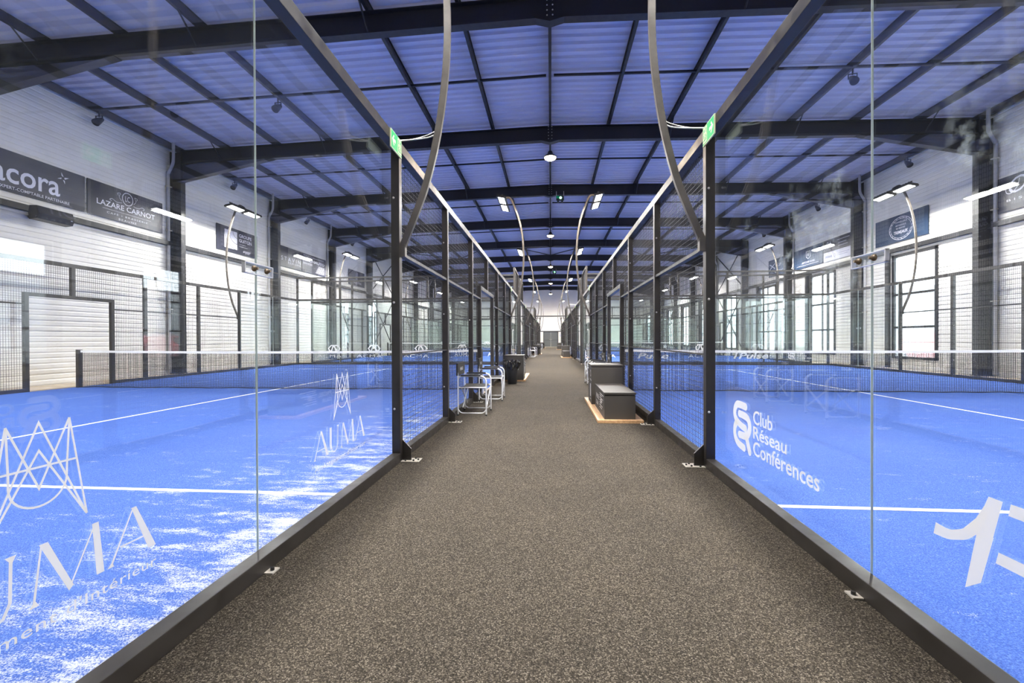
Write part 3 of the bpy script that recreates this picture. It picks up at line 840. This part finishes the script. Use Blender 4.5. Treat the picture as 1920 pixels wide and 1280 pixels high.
# ------------------------------------------------------------------ exit signs on the posts
def exit_sign(X, yc, z, U, label, nrm):
    r = MB().bbox((-.006, -.143, -.082), (.006, .143, .082), .003).build('exit_sign', M_SIGNW); r.location = (X, yc, z)
    tag(r, label, 'exit sign', 'green exit signs')
    off = nrm*.0075
    d = Decal((off, 0, 0), U); d.shape([(-.136, -.075), (.136, -.075), (.136, .075), (-.136, .075)]); d.build('green_field', M_GREEN, r)
    f = 1
    d = Decal((off+nrm*.001, 0, 0), U)
    s_ = -1 if U[1] > 0 else 1      # arrow towards the near end
    # arrow
    d.shape([(s_*.030, .016), (s_*.075, .016), (s_*.075, -.016), (s_*.030, -.016)]) if False else None
    d.line((s_*.030, 0), (s_*.100, 0), .028)
    d.shape([(s_*.122, 0), (s_*.078, .050), (s_*.064, .037), (s_*.100, 0)]); d.shape([(s_*.122, 0), (s_*.100, 0), (s_*.064, -.037), (s_*.078, -.050)])
    # doorway
    q = -s_
    d.stroke([(q*.030, -.065), (q*.030, .060), (q*.118, .060), (q*.118, -.065)], .010)
    d.shape([(q*.118, -.065), (q*.118, -.052), (q*.040, -.052), (q*.040, -.065)])
    # running figure
    d.ring((q*.068, .040), .007, .007, .012, 12)
    d.stroke([(q*.070, .025), (q*.078, -.005)], .022, True)
    d.stroke([(q*.072, .020), (q*.050, .012), (q*.046, -.006)], .008, True); d.stroke([(q*.072, .018), (q*.092, .020), (q*.100, .006)], .008, True)
    d.stroke([(q*.076, -.005), (q*.058, -.020), (q*.060, -.044)], .010, True); d.stroke([(q*.080, -.006), (q*.088, -.028), (q*.104, -.036)], .010, True)
    d.build('pictogram', M_SIGNW, r)
    return r
for k in range(3):
    for yy, en in ((3.84, 'near'), (16.0, 'far')):
        if k == 0 and en == 'far' or True:
            y = Y0+PITCH*k+yy
            exit_sign(XL+.053, y, 2.93, (0, 1, 0), 'green exit sign on the left fence, %s end of the %s court' % (en, ORD[k]), 1)
            exit_sign(XR-.053, y, 2.93, (0, -1, 0), 'green exit sign on the right fence, %s end of the %s court' % (en, ORD[k]), -1)

# ------------------------------------------------------------------ high bay lamps
def highbay():
    r = empty('pendant_lamp')
    MB().tube([(0, 0, .20), (0, 0, .46)], .008, 6).build('hanger', M_BLACK, r)
    m = MB(); prof = [(.05, .20), (.075, .17), (.09, .10), (.17, .05), (.205, .01), (.21, -.01), (.195, -.012)]
    n = 24; vs = [(a*math.cos(2*math.pi*i/n), a*math.sin(2*math.pi*i/n), z) for a, z in prof for i in range(n)]
    fs = [(j*n+i, j*n+(i+1) % n, (j+1)*n+(i+1) % n, (j+1)*n+i) for j in range(len(prof)-1) for i in range(n)]
    m.add(vs, fs, True); m.build('lamp_housing', M_BLACK, r)
    m = MB(); m.tube([(0, 0, -.012), (0, 0, -.05), (0, 0, -.085), (0, 0, -.10)], [.19, .17, .11, .03], 24); m.build('lamp_lens', M_BAY, r)
    return r
hb = highbay()
for i, k in enumerate((1, 3, 5, 7, 9)):
    o = hb if i == 0 else copy_tree(hb)
    o.location = (0, FR[k], 7.02)
    tag(o, 'warm round pendant lamp under the roof ridge, %s from the camera' % ['first', 'second', 'third', 'fourth', 'fifth'][i], 'pendant lamp', 'round pendant lamps')

# emergency units
for i, (x, y, z) in enumerate(((.43, FR[2], 7.36), (.36, FR[6], 7.36))):
    r = MB().bbox((-.17, -.05, -.10), (.17, .05, .10), .01).build('emergency_light', M_BLACK); r.location = (x, y-.16, z)
    tag(r, 'black emergency light with green glow beside the ridge, %s one' % ('nearer' if i == 0 else 'farther'), 'emergency light', 'emergency lights')
    MB().cyl((.02, -.05, .0), (.02, -.075, .0), .05, 16).build('green_lamp', M_GRNLED, r)
    MB().box((-.16, -.06, -.02), (-.05, -.05, .09)).build('green_panel', M_GREEN, r)
    for s_ in (-1, 1):
        MB().cyl((s_*.09, -.04, -.14), (s_*.09, .06, -.14), .045, 10).build('twin_spot', M_BLACK, r)
        MB().box((s_*.16-.012, -.02, .08), (s_*.16+.012, .02, .30)).build('hanger', M_GALV, r)

# black spot projectors under the purlins
sp = empty('ceiling_projector')
MB().tube([(0, 0, .28), (0, 0, .12)], .02, 6).build('stem', M_BLACK, sp)
MB().box((-.10, -.015, .02), (-.085, .015, .15)).box((.085, -.015, .02), (.10, .015, .15)).box((-.10, -.015, .135), (.10, .015, .15)).build('yoke', M_BLACK, sp)
MB().tube([(0, .10, .10), (0, -.02, -.0), (0, -.10, -.08), (0, -.12, -.10)], [.05, .085, .10, .10], 14).build('lamp_body', M_BLACK, sp)
spots = [(-7.48, 12.0), (7.48, 12.0)]+[(s_*12.85, y) for y in (12.0, 17.6, 23.2, 28.8) for s_ in (-1, 1)]
rank = {12.0: 'first', 17.6: 'second', 23.2: 'third', 28.8: 'fourth'}
for i, (x, y) in enumerate(spots):
    o = sp if i == 0 else copy_tree(sp)
    o.location = (x, y, ztop(x)-.27); o.rotation_euler = (0, 0, random.uniform(-.3, .3))
    tag(o, 'small black projector under a %s, %s roof bay on the %s' % ('middle purlin' if abs(x) < 9 else 'purlin beside the wall', rank[y], 'left' if x < 0 else 'right'), 'projector', 'black roof projectors')

# loudspeaker
s1 = empty('loudspeaker', (-12.62, 10.45, 4.28))
m = MB(); prof = [(.0, -.17), (.22, -.15), (.27, -.02), (.22, .16), (.02, .17), (-.02, 0)]
vs = [(a, -.42, z) for a, z in prof]+[(a*.95, .42, z) for a, z in prof]; n = 6
m.add(vs, [tuple(range(n)), tuple(range(2*n-1, n-1, -1))]+[(i, n+i, n+(i+1) % n, (i+1) % n) for i in range(n)])
m.build('cabinet', M_BLACK, s1); MB().box((-.50, -.05, -.03), (.02, .05, .03)).build('bracket', M_BLACK, s1)
MB().box((.255, .33, -.05), (.262, .37, -.03)).build('badge', M_BANNERW, s1)
tag(s1, 'black wall loudspeaker below the dark banners on the left wall', 'loudspeaker')

# ------------------------------------------------------------------ banners
def banner(side, ya, yb, label, mt=M_BANNER, z0=4.77, z1=5.77, name='wall_banner'):
    X = side*13.10
    r = MB().bbox((-.012, ya, z0), (.012, yb, z1), .004).build(name, mt); r.location = (X, 0, 0)
    tag(r, label, 'banner', 'sponsor banners on the hall walls'); return r
def bd(side): return Decal((-side*.0135, 0, 0), (0, -side, 0))
# left wall (reading direction +y), coordinates a = y
r = banner(-1, 9.30, 11.80, 'dark banner reading acora on the left wall, above the loudspeaker')
d = bd(-1); d.text('acora', 9.63, 11.14, 4.99, 5.36, 1.0, .012); d.text('VOTRE EXPERT-COMPTABLE PARTENAIRE', 9.38, 11.38, 4.84, 4.915, 1.0, .008)
d.shape([(11.173, 5.674), (11.235, 5.56), (11.185, 5.58)]); d.shape([(11.371, 5.572), (11.25, 5.55), (11.262, 5.50)]); d.shape([(11.268, 5.375), (11.215, 5.48), (11.262, 5.47)]); d.shape([(11.069, 5.471), (11.18, 5.53), (11.175, 5.49)])
d.build('lettering', M_PRINTL, r)
r = banner(-1, 11.87, 14.37, 'dark banner with round crest reading Lazare Carnot on the left wall')
d = bd(-1); d.ring((13.10, 5.52), .175, .19, .022); d.text('LC', 13.02, 13.18, 5.44, 5.61)
d.text('LAZARE CARNOT', 12.13, 14.07, 5.13, 5.29, 1.0, .01); d.text('CAFÉ • BRASSERIE', 12.43, 13.79, 4.93, 4.995, 1.35); d.text('BEAUNE', 12.80, 13.39, 4.81, 4.87, 1.35)
d.line((12.30, 5.055), (13.92, 5.055), .008)
for s_ in (-1, 1):
    d.stroke(smooth_path([(13.1+s_*.19, 5.36), (13.1+s_*.36, 5.34), (13.1+s_*.50, 5.40), (13.1+s_*.58, 5.36), (13.1+s_*.52, 5.33)], 5), .012)
    d.stroke(smooth_path([(13.1+s_*.20, 5.42), (13.1+s_*.28, 5.52), (13.1+s_*.24, 5.64), (13.1+s_*.33, 5.62), (13.1+s_*.30, 5.56)], 5), .012)
d.build('lettering', M_PRINTL, r)
r = banner(-1, 16.88, 19.36, 'dark banner with pale square logo reading Groupe Guiton on the left wall')
d = bd(-1); d.shape([(17.30, 4.905), (18.05, 4.905), (18.05, 5.65), (17.30, 5.65)]); d.text('GROUPE', 18.17, 18.97, 5.48, 5.62, 1.0, .012); d.text('GUITON', 18.17, 18.97, 5.28, 5.42, 1.0, .012)
d.text('Concepteur', 18.18, 18.62, 5.16, 5.215); d.text('Constructeur', 18.18, 18.72, 5.08, 5.13); d.text('engagé', 18.42, 18.90, 4.84, 4.99, .9, 0, .4)
d.build('lettering', M_PRINTL, r)
d = Decal((.0145, 0, 0), (0, 1, 0))
for rr in (.25, .5, .75): d.stroke([(18.05-.0-rr*math.cos(t), 5.65-rr*math.sin(t)) for t in [math.pi/2*i/12 for i in range(13)]], .02)
d.build('logo_arcs', M_BANNER, r)
r = banner(-1, 20.52, 22.99, 'dark banner reading Stavin Beaune in thin letters on the left wall')
d = bd(-1); d.text('STAVIN', 21.18, 22.90, 5.08, 5.28, 1.5); d.text('BEAUNE', 21.75, 22.90, 4.97, 5.06, 1.4); d.build('lettering', M_PRINTL, r)
r = banner(-1, 23.05, 25.60, 'dark banner reading Beaunauto on the left wall, last before its third pipe')
d = bd(-1); d.text('BEAUNAUTO', 23.12, 25.42, 5.37, 5.52, 1.0, .015); d.text('GARAGE', 23.2, 24.3, 5.60, 5.70, 1.1); d.text('SERVICES', 23.15, 24.1, 5.20, 5.30)
d.line((24.3, 5.65), (25.4, 5.65), .02)
for i in range(6): d.line((24.75-.06*i, 5.24-.07*i), (25.42, 5.24-.07*i), .028)
d.build('lettering', M_PRINTL, r)
r = banner(-1, 28.63, 31.15, 'dark banner with a tall thin emblem, farthest along the left wall')
d = bd(-1); d.line((29.8, 5.2), (29.8, 5.68), .05); d.line((30.0, 5.2), (30.0, 5.68), .05); d.text('Agilis', 29.2, 30.6, 4.86, 5.1); d.build('lettering', M_PRINTL, r)
# right wall, a = -y
r = banner(1, 12.10, 14.61, 'dark banner with script letters and the word bistrot, nearest on the right wall')
d = bd(1); d.text('BISTROT', -14.28, -12.9, 5.035, 5.10, 1.5); d.text('Ori', -14.22, -13.3, 5.24, 5.70, .9, 0, .3)
d.stroke(smooth_path([(-14.31, 5.40), (-14.28, 5.29), (-14.15, 5.26), (-13.98, 5.40), (-13.92, 5.62)], 5), .02); d.build('lettering', M_PRINTL, r)
r = banner(1, 17.02, 19.59, 'navy banner with a round barrel crest on the right wall above the nearest window', M_BANNERB)
d = bd(1); d.ring((-18.26, 5.26), .57, .42, .02, 48); d.ring((-18.26, 5.26), .50, .36, .012, 48); n = 20
for i in range(n):
    t = 2*math.pi*i/n; d.line((-18.26+.50*math.cos(t), 5.26+.36*math.sin(t)), (-18.26+.57*math.cos(t+.15), 5.26+.42*math.sin(t+.15)), .012)
d.text('TONNELLERIE', -18.56, -17.96, 5.47, 5.53, 1.1); d.text('ARTISANALE', -18.52, -18.0, 5.35, 5.41); d.text('DE BEAUNE', -18.48, -18.04, 5.24, 5.30); d.text('TREMEAUX', -18.60, -17.92, 5.06, 5.18, 1.0, .02)
d.build('lettering', M_PRINTL, r)
r = banner(1, 23.17, 25.77, 'navy banner with shield emblem reading Antoine Favre on the right wall', M_BANNERB)
d = bd(1); d.stroke([(-24.60, 5.56), (-24.22, 5.56), (-24.22, 5.30), (-24.41, 5.18), (-24.60, 5.30)], .03, closed=True); d.text('AF', -24.52, -24.30, 5.32, 5.50)
d.text('ANTOINE FAVRE', -25.0, -23.83, 4.98, 5.08, 1.0, .01); d.line((-25.5, 4.90), (-23.5, 4.90), .02); d.build('lettering', M_PRINTL, r)
r = banner(1, 20.58, 23.11, 'dark half height banner with thin DA monogram on the right wall', M_BANNER, 5.22, 5.78)
d = bd(1); d.text('DA', -22.84, -22.48, 5.38, 5.67); d.line((-22.08, 5.64), (-21.2, 5.64), .02); d.line((-21.98, 5.49), (-21.4, 5.49), .02); d.line((-21.98, 5.36), (-21.3, 5.36), .02); d.build('lettering', M_PRINTL, r)
r = banner(1, 20.58, 23.11, 'pale lavender half height banner reading Allianz on the right wall', M_BANNERW, 4.76, 5.20)
d = bd(1); d.text('Allianz', -22.97, -22.42, 4.93, 5.05, 1.0, .02); d.ring((-22.25, 4.98), .06, .07, .015, 20); d.line((-21.95, 5.03), (-21.2, 5.03), .015); d.line((-21.95, 4.94), (-21.3, 4.94), .015); d.build('lettering', M_PRINTD, r)
r = banner(1, 26.15, 28.65, 'navy banner reading XP on the right wall, farthest of that row', M_BANNERB)
d = bd(1); d.stroke([(-28.5, 5.52), (-28.15, 5.36), (-28.5, 5.20)], .06); d.stroke([(-27.85, 5.52), (-28.15, 5.36), (-27.85, 5.20)], .06); d.text('XP', -27.7, -27.15, 5.28, 5.45, 1.1); d.text('CONCEPT', -27.8, -26.4, 4.95, 5.1); d.build('lettering', M_PRINTL, r)

# ------------------------------------------------------------------ aisle furniture
def arc(cx, cz, r, a0, a1, n=6): return [(cx+r*math.cos(math.radians(a0+(a1-a0)*i/n)), cz+r*math.sin(math.radians(a0+(a1-a0)*i/n))) for i in range(n+1)]
def make_chair():
    r = empty('folding_chair'); D, W = .215, .265
    for s_ in (-1, 1):
        y = s_*W; m = MB()
        m.tube([(-D, y, 0.012), (-D, y, .60)], .011, 8)
        p = [(-D, .53)]+arc(-D+.06, .535, .06, 180, 90, 4)+arc(D-.09, .505, .09, 90, 0, 6)+[(D, .012)]
        m.tube([(a, y, z) for a, z in p], .012, 8)
        p = [(-D, .14)]+arc(-D+.08, .115, .08, 180, 270, 6)+arc(D-.08, .115, .08, 270, 360, 6)+[(D, .14)]
        m.tube([(a, y, z) for a, z in p], .009, 8)
        fr = m.build('side_frame', M_ALU, r)
        for x in (-D, D): MB().cyl((x, y, 0), (x, y, .02), .015, 8).build('foot_cap', M_BLACK, fr)
        MB().bbox((-D+.04, y-.022, .597), (D-.08, y+.022, .617), .006).build('armrest', M_BLACK, r)
        MB().tube([(-D, s_*(W+.004), .58), (-D-.02, s_*(W+.004), .77)], .010, 8).build('back_post', M_ALU, r)
    for x in (-D+.05, D-.02):
        m = MB(); m.tube([(x, -W+.02, .415), (x, W-.01, .12)], .009, 8); m.tube([(x+.022, W-.02, .415), (x+.022, -W+.01, .12)], .009, 8); m.build('cross_brace', M_ALU, r)
    m = MB()
    for s_ in (-1, 1): m.tube([(-D+.01, s_*(W-.025), .42), (D+.01, s_*(W-.025), .42)], .011, 8)
    m.build('seat_rail', M_ALU, r)
    m = MB(); n = 8
    for i in range(n):
        a0, a1 = -W+.02+(2*W-.04)*i/n, -W+.02+(2*W-.04)*(i+1)/n; z = lambda a: .434-.020*(1-(a/(W-.02))**2)
        m.add([(-D+.03, a0, z(a0)), (D-.03, a0, z(a0)), (D-.03, a1, z(a1)), (-D+.03, a1, z(a1)), (-D+.03, a0, z(a0)-.012), (D-.03, a0, z(a0)-.012), (D-.03, a1, z(a1)-.012), (-D+.03, a1, z(a1)-.012)],
              [(0,1,2,3), (7,6,5,4), (0,4,5,1), (2,6,7,3), (1,5,6,2), (3,7,4,0)])
    m.build('seat', M_FABRIC, r)
    b_ = MB().bbox((-D-.030, -W-.016, .60), (-D+.002, W+.016, .79), .008).build('backrest', M_FABRIC, r)
    d = Decal((-D+.0035, 0, 0), (0, 1, 0)); d.text('HEAD', -.11, .11, .67, .72, 1.0, .02); d.build('lettering', M_WHITE, b_)
    return r
ch = make_chair(); firstc = True
def put_chair(x, y, rz, label):
    global firstc
    o = ch if firstc else copy_tree(ch); firstc = False
    o.location = (x, y, 0); o.rotation_euler = (0, 0, rz); tag(o, label, 'chair', 'folding aluminium chairs along the aisle')
for k in range(3):
    y = Y0+PITCH*k
    put_chair(-1.185, y+6.85, 0, 'black folding chair left of the aisle, first one at the %s court' % ORD[k])
    put_chair(-1.13, y+8.50, .03, 'black folding chair left of the aisle, second one at the %s court' % ORD[k])
    put_chair(1.14, y+10.6, math.pi, 'folding chair right of the aisle behind the tall box, %s court, nearer' % ORD[k])
    put_chair(1.12, y+11.6, math.pi+.04, 'folding chair right of the aisle behind the tall box, %s court, farther' % ORD[k])

def lbox(name, w, l, h, cat):
    """box w(x) l(y) h with overhanging lid, origin at centre of the bottom"""
    r = empty(name)
    MB().bbox((-w/2, -l/2, 0), (w/2, l/2, h-.035), .004).build('box_body', M_BOX, r)
    MB().bbox((-w/2-.008, -l/2-.008, h-.03), (w/2+.008, l/2+.008, h), .006).build('lid', M_BOX, r)
    return r
low = lbox('storage_box', .42, 1.30, .37, 'box')
d = Decal((-.2115, 0, 0), (0, -1, 0))
for i, (a, b_, z) in enumerate(((.10, .55, .30), (.10, .35, .27), (.08, .5, .235), (.12, .42, .20), (.10, .30, .165), (.08, .45, .13), (.10, .38, .095))): d.line((a-.05, z), (b_-.02, z), .014)
d.shape([(.18, .16), (.30, .16), (.30, .24), (.18, .24)]); d.text('PADEL', -.45, -.02, .18, .25, 1, .02); d.text('CLUB', -.45, -.15, .08, .14, 1, .02)
d.build('lettering', M_WHITE, low)
tall = lbox('litter_box', .52, .62, .67, 'box')
MB().box((-.10, -.20, .6702), (.14, .05, .672)).build('slot', M_BLACK, tall)
d = Decal((-.2615, 0, 0), (0, -1, 0)); d.ring((.18, .52), .05, .05, .02, 20); d.line((.08, .42), (.28, .40), .02); d.shape([(.08, .12), (.20, .12), (.20, .34), (.08, .34)]); d.line((.05, .08), (.22, .08), .012)
d.build('lettering', M_WHITE, tall)
base = empty('wooden_base'); MB().bbox((-.31, -1.22, 0), (.31, 1.22, .042), .004).build('board', M_OAK, base)
fb = True
for k in range(3):
    y = Y0+PITCH*k
    for s_ in (1, -1):
        sn = 'right' if s_ > 0 else 'left'
        B, Lw, T = (base, low, tall) if fb else (copy_tree(base), copy_tree(low), copy_tree(tall)); fb = False
        if s_ > 0:
            B.location = (.945, y+7.30, 0); Lw.location = (.945, y+6.80, .042); T.location = (.945, y+7.90, .042)
        else:
            B.location = (-1.0, y+13.35, 0); Lw.location = (-1.02, y+13.80, .042); T.location = (-1.0, y+12.42, .042)
            for o in (Lw, T): o.rotation_euler = (0, 0, math.pi)
        tag(B, 'oak board under two dark boxes, %s of the aisle, %s court' % (sn, ORD[k]), 'board', 'oak boards under the boxes')
        tag(Lw, 'low dark box with white print on oak board, %s of aisle, %s court' % (sn, ORD[k]), 'box', 'low dark boxes on oak boards')
        tag(T, 'tall dark box on oak board, %s of the aisle, %s court' % (sn, ORD[k]), 'box', 'tall dark boxes on oak boards')

tb = empty('trash_bin')
m = MB(); n = 24; prof = [(.105, .0), (.14, .47), (.147, .475), (.147, .49)]
m.add([(a*math.cos(2*math.pi*i/n), a*math.sin(2*math.pi*i/n), z) for a, z in prof for i in range(n)]+[(0, 0, 0)], [(j*n+i, j*n+(i+1) % n, (j+1)*n+(i+1) % n, (j+1)*n+i) for j in range(3) for i in range(n)]+[(len(prof)*n, (i+1) % n, i) for i in range(n)], True)
m.build('bin_body', mat('dark grey bin', (.055, .058, .065), .4), tb)
m = MB(); n = 64; prof = [(.156, .37), (.162, .43), (.175, .50), (.155, .545), (.10, .51), (.05, .45)]
vs = []
rg = random.Random(3)
for j, (a, z) in enumerate(prof):
    for i in range(n):
        t = 2*math.pi*i/n; w = (.022*math.sin(7*t+j)+.016*math.sin(17*t+2*j)+rg.uniform(-.012, .012))*(.4 if j == 0 else 1)
        vs.append(((a+w)*math.cos(t), (a+w)*math.sin(t), z+(.03*math.sin(5*t+j*2)+rg.uniform(-.018, .018))))
m.add(vs, [(j*n+i, j*n+(i+1) % n, (j+1)*n+(i+1) % n, (j+1)*n+i) for j in range(len(prof)-1) for i in range(n)], False)
m.build('bin_bag', M_BAG, tb)
for k in range(3):
    o = tb if k == 0 else copy_tree(tb); o.location = (-.99, Y0+PITCH*k+11.45, 0); o.scale = (1.12, 1.12, 1.08)
    tag(o, 'dark round bin with crumpled black bag beside the %s left court' % ORD[k], 'trash bin', 'dark round bins')

# ------------------------------------------------------------------ light
def area(name, loc, rot, sx, sy, energy, col, spread=math.pi):
    l = bpy.data.lights.new(name, 'AREA'); l.shape = 'RECTANGLE'; l.size = sx; l.size_y = sy; l.energy = energy; l.color = col; l.spread = spread
    o = bpy.data.objects.new(name, l); o.location = loc; o.rotation_euler = rot; COL.objects.link(o); return o
for x, y, z, outx in LP:
    area('floodlight_glow', (x, y, z), (0, math.radians(12*outx), 0), .27, 1.6, 600, (1, .97, .93))
for k in (1, 3, 5, 7, 9):
    area('pendant_glow', (0, FR[k], 6.90), (0, 0, 0), .36, .36, 260, (1, .80, .58))
for X, sg, wins in ((WX, 1, WIN_R), (-WX, -1, WIN_L)):
    for a, b_ in wins:
        o = area('window_portal', (X+sg*.2, (a+b_)/2, (WZ0+WZ1)/2), (0, math.radians(90*sg), 0), WZ1-WZ0, b_-a, 1, (1, 1, 1)); o.data.cycles.is_portal = True
w = bpy.data.worlds.new('World'); sc.world = w; w.use_nodes = True
w.node_tree.nodes['Background'].inputs[0].default_value = (.88, .95, 1, 1); w.node_tree.nodes['Background'].inputs[1].default_value = 11

# ------------------------------------------------------------------ camera
yaw, pitch, roll = math.radians(4.87), math.radians(-.33), .0035
fwd = Vector((-math.sin(yaw)*math.cos(pitch), math.cos(yaw)*math.cos(pitch), math.sin(pitch)))
rt = Vector((math.cos(yaw), math.sin(yaw), 0)); up = rt.cross(fwd)
R_ = math.cos(roll)*rt-math.sin(roll)*up; U_ = math.cos(roll)*up+math.sin(roll)*rt
cam = bpy.data.cameras.new('camera'); cam.sensor_width = 36; cam.lens = 853/1920*36; cam.clip_start = .05; cam.clip_end = 300
co = bpy.data.objects.new('camera', cam); COL.objects.link(co)
mw = Matrix.Identity(4)
for i in range(3): mw[i][0] = R_[i]; mw[i][1] = U_[i]; mw[i][2] = -fwd[i]
mw[0][3], mw[1][3], mw[2][3] = 0, 0, H
co.matrix_world = mw; sc.camera = co

sc.view_settings.view_transform = 'Standard'; sc.view_settings.look = 'None'; sc.view_settings.gamma = 1; sc.view_settings.exposure = .34
sc.view_settings.use_curve_mapping = False
cy = sc.cycles
cy.max_bounces = 6; cy.diffuse_bounces = 3; cy.glossy_bounces = 3; cy.transparent_max_bounces = 32; cy.transmission_bounces = 2
cy.caustics_reflective = False; cy.caustics_refractive = False; cy.sample_clamp_indirect = 6
cy.use_denoising = True
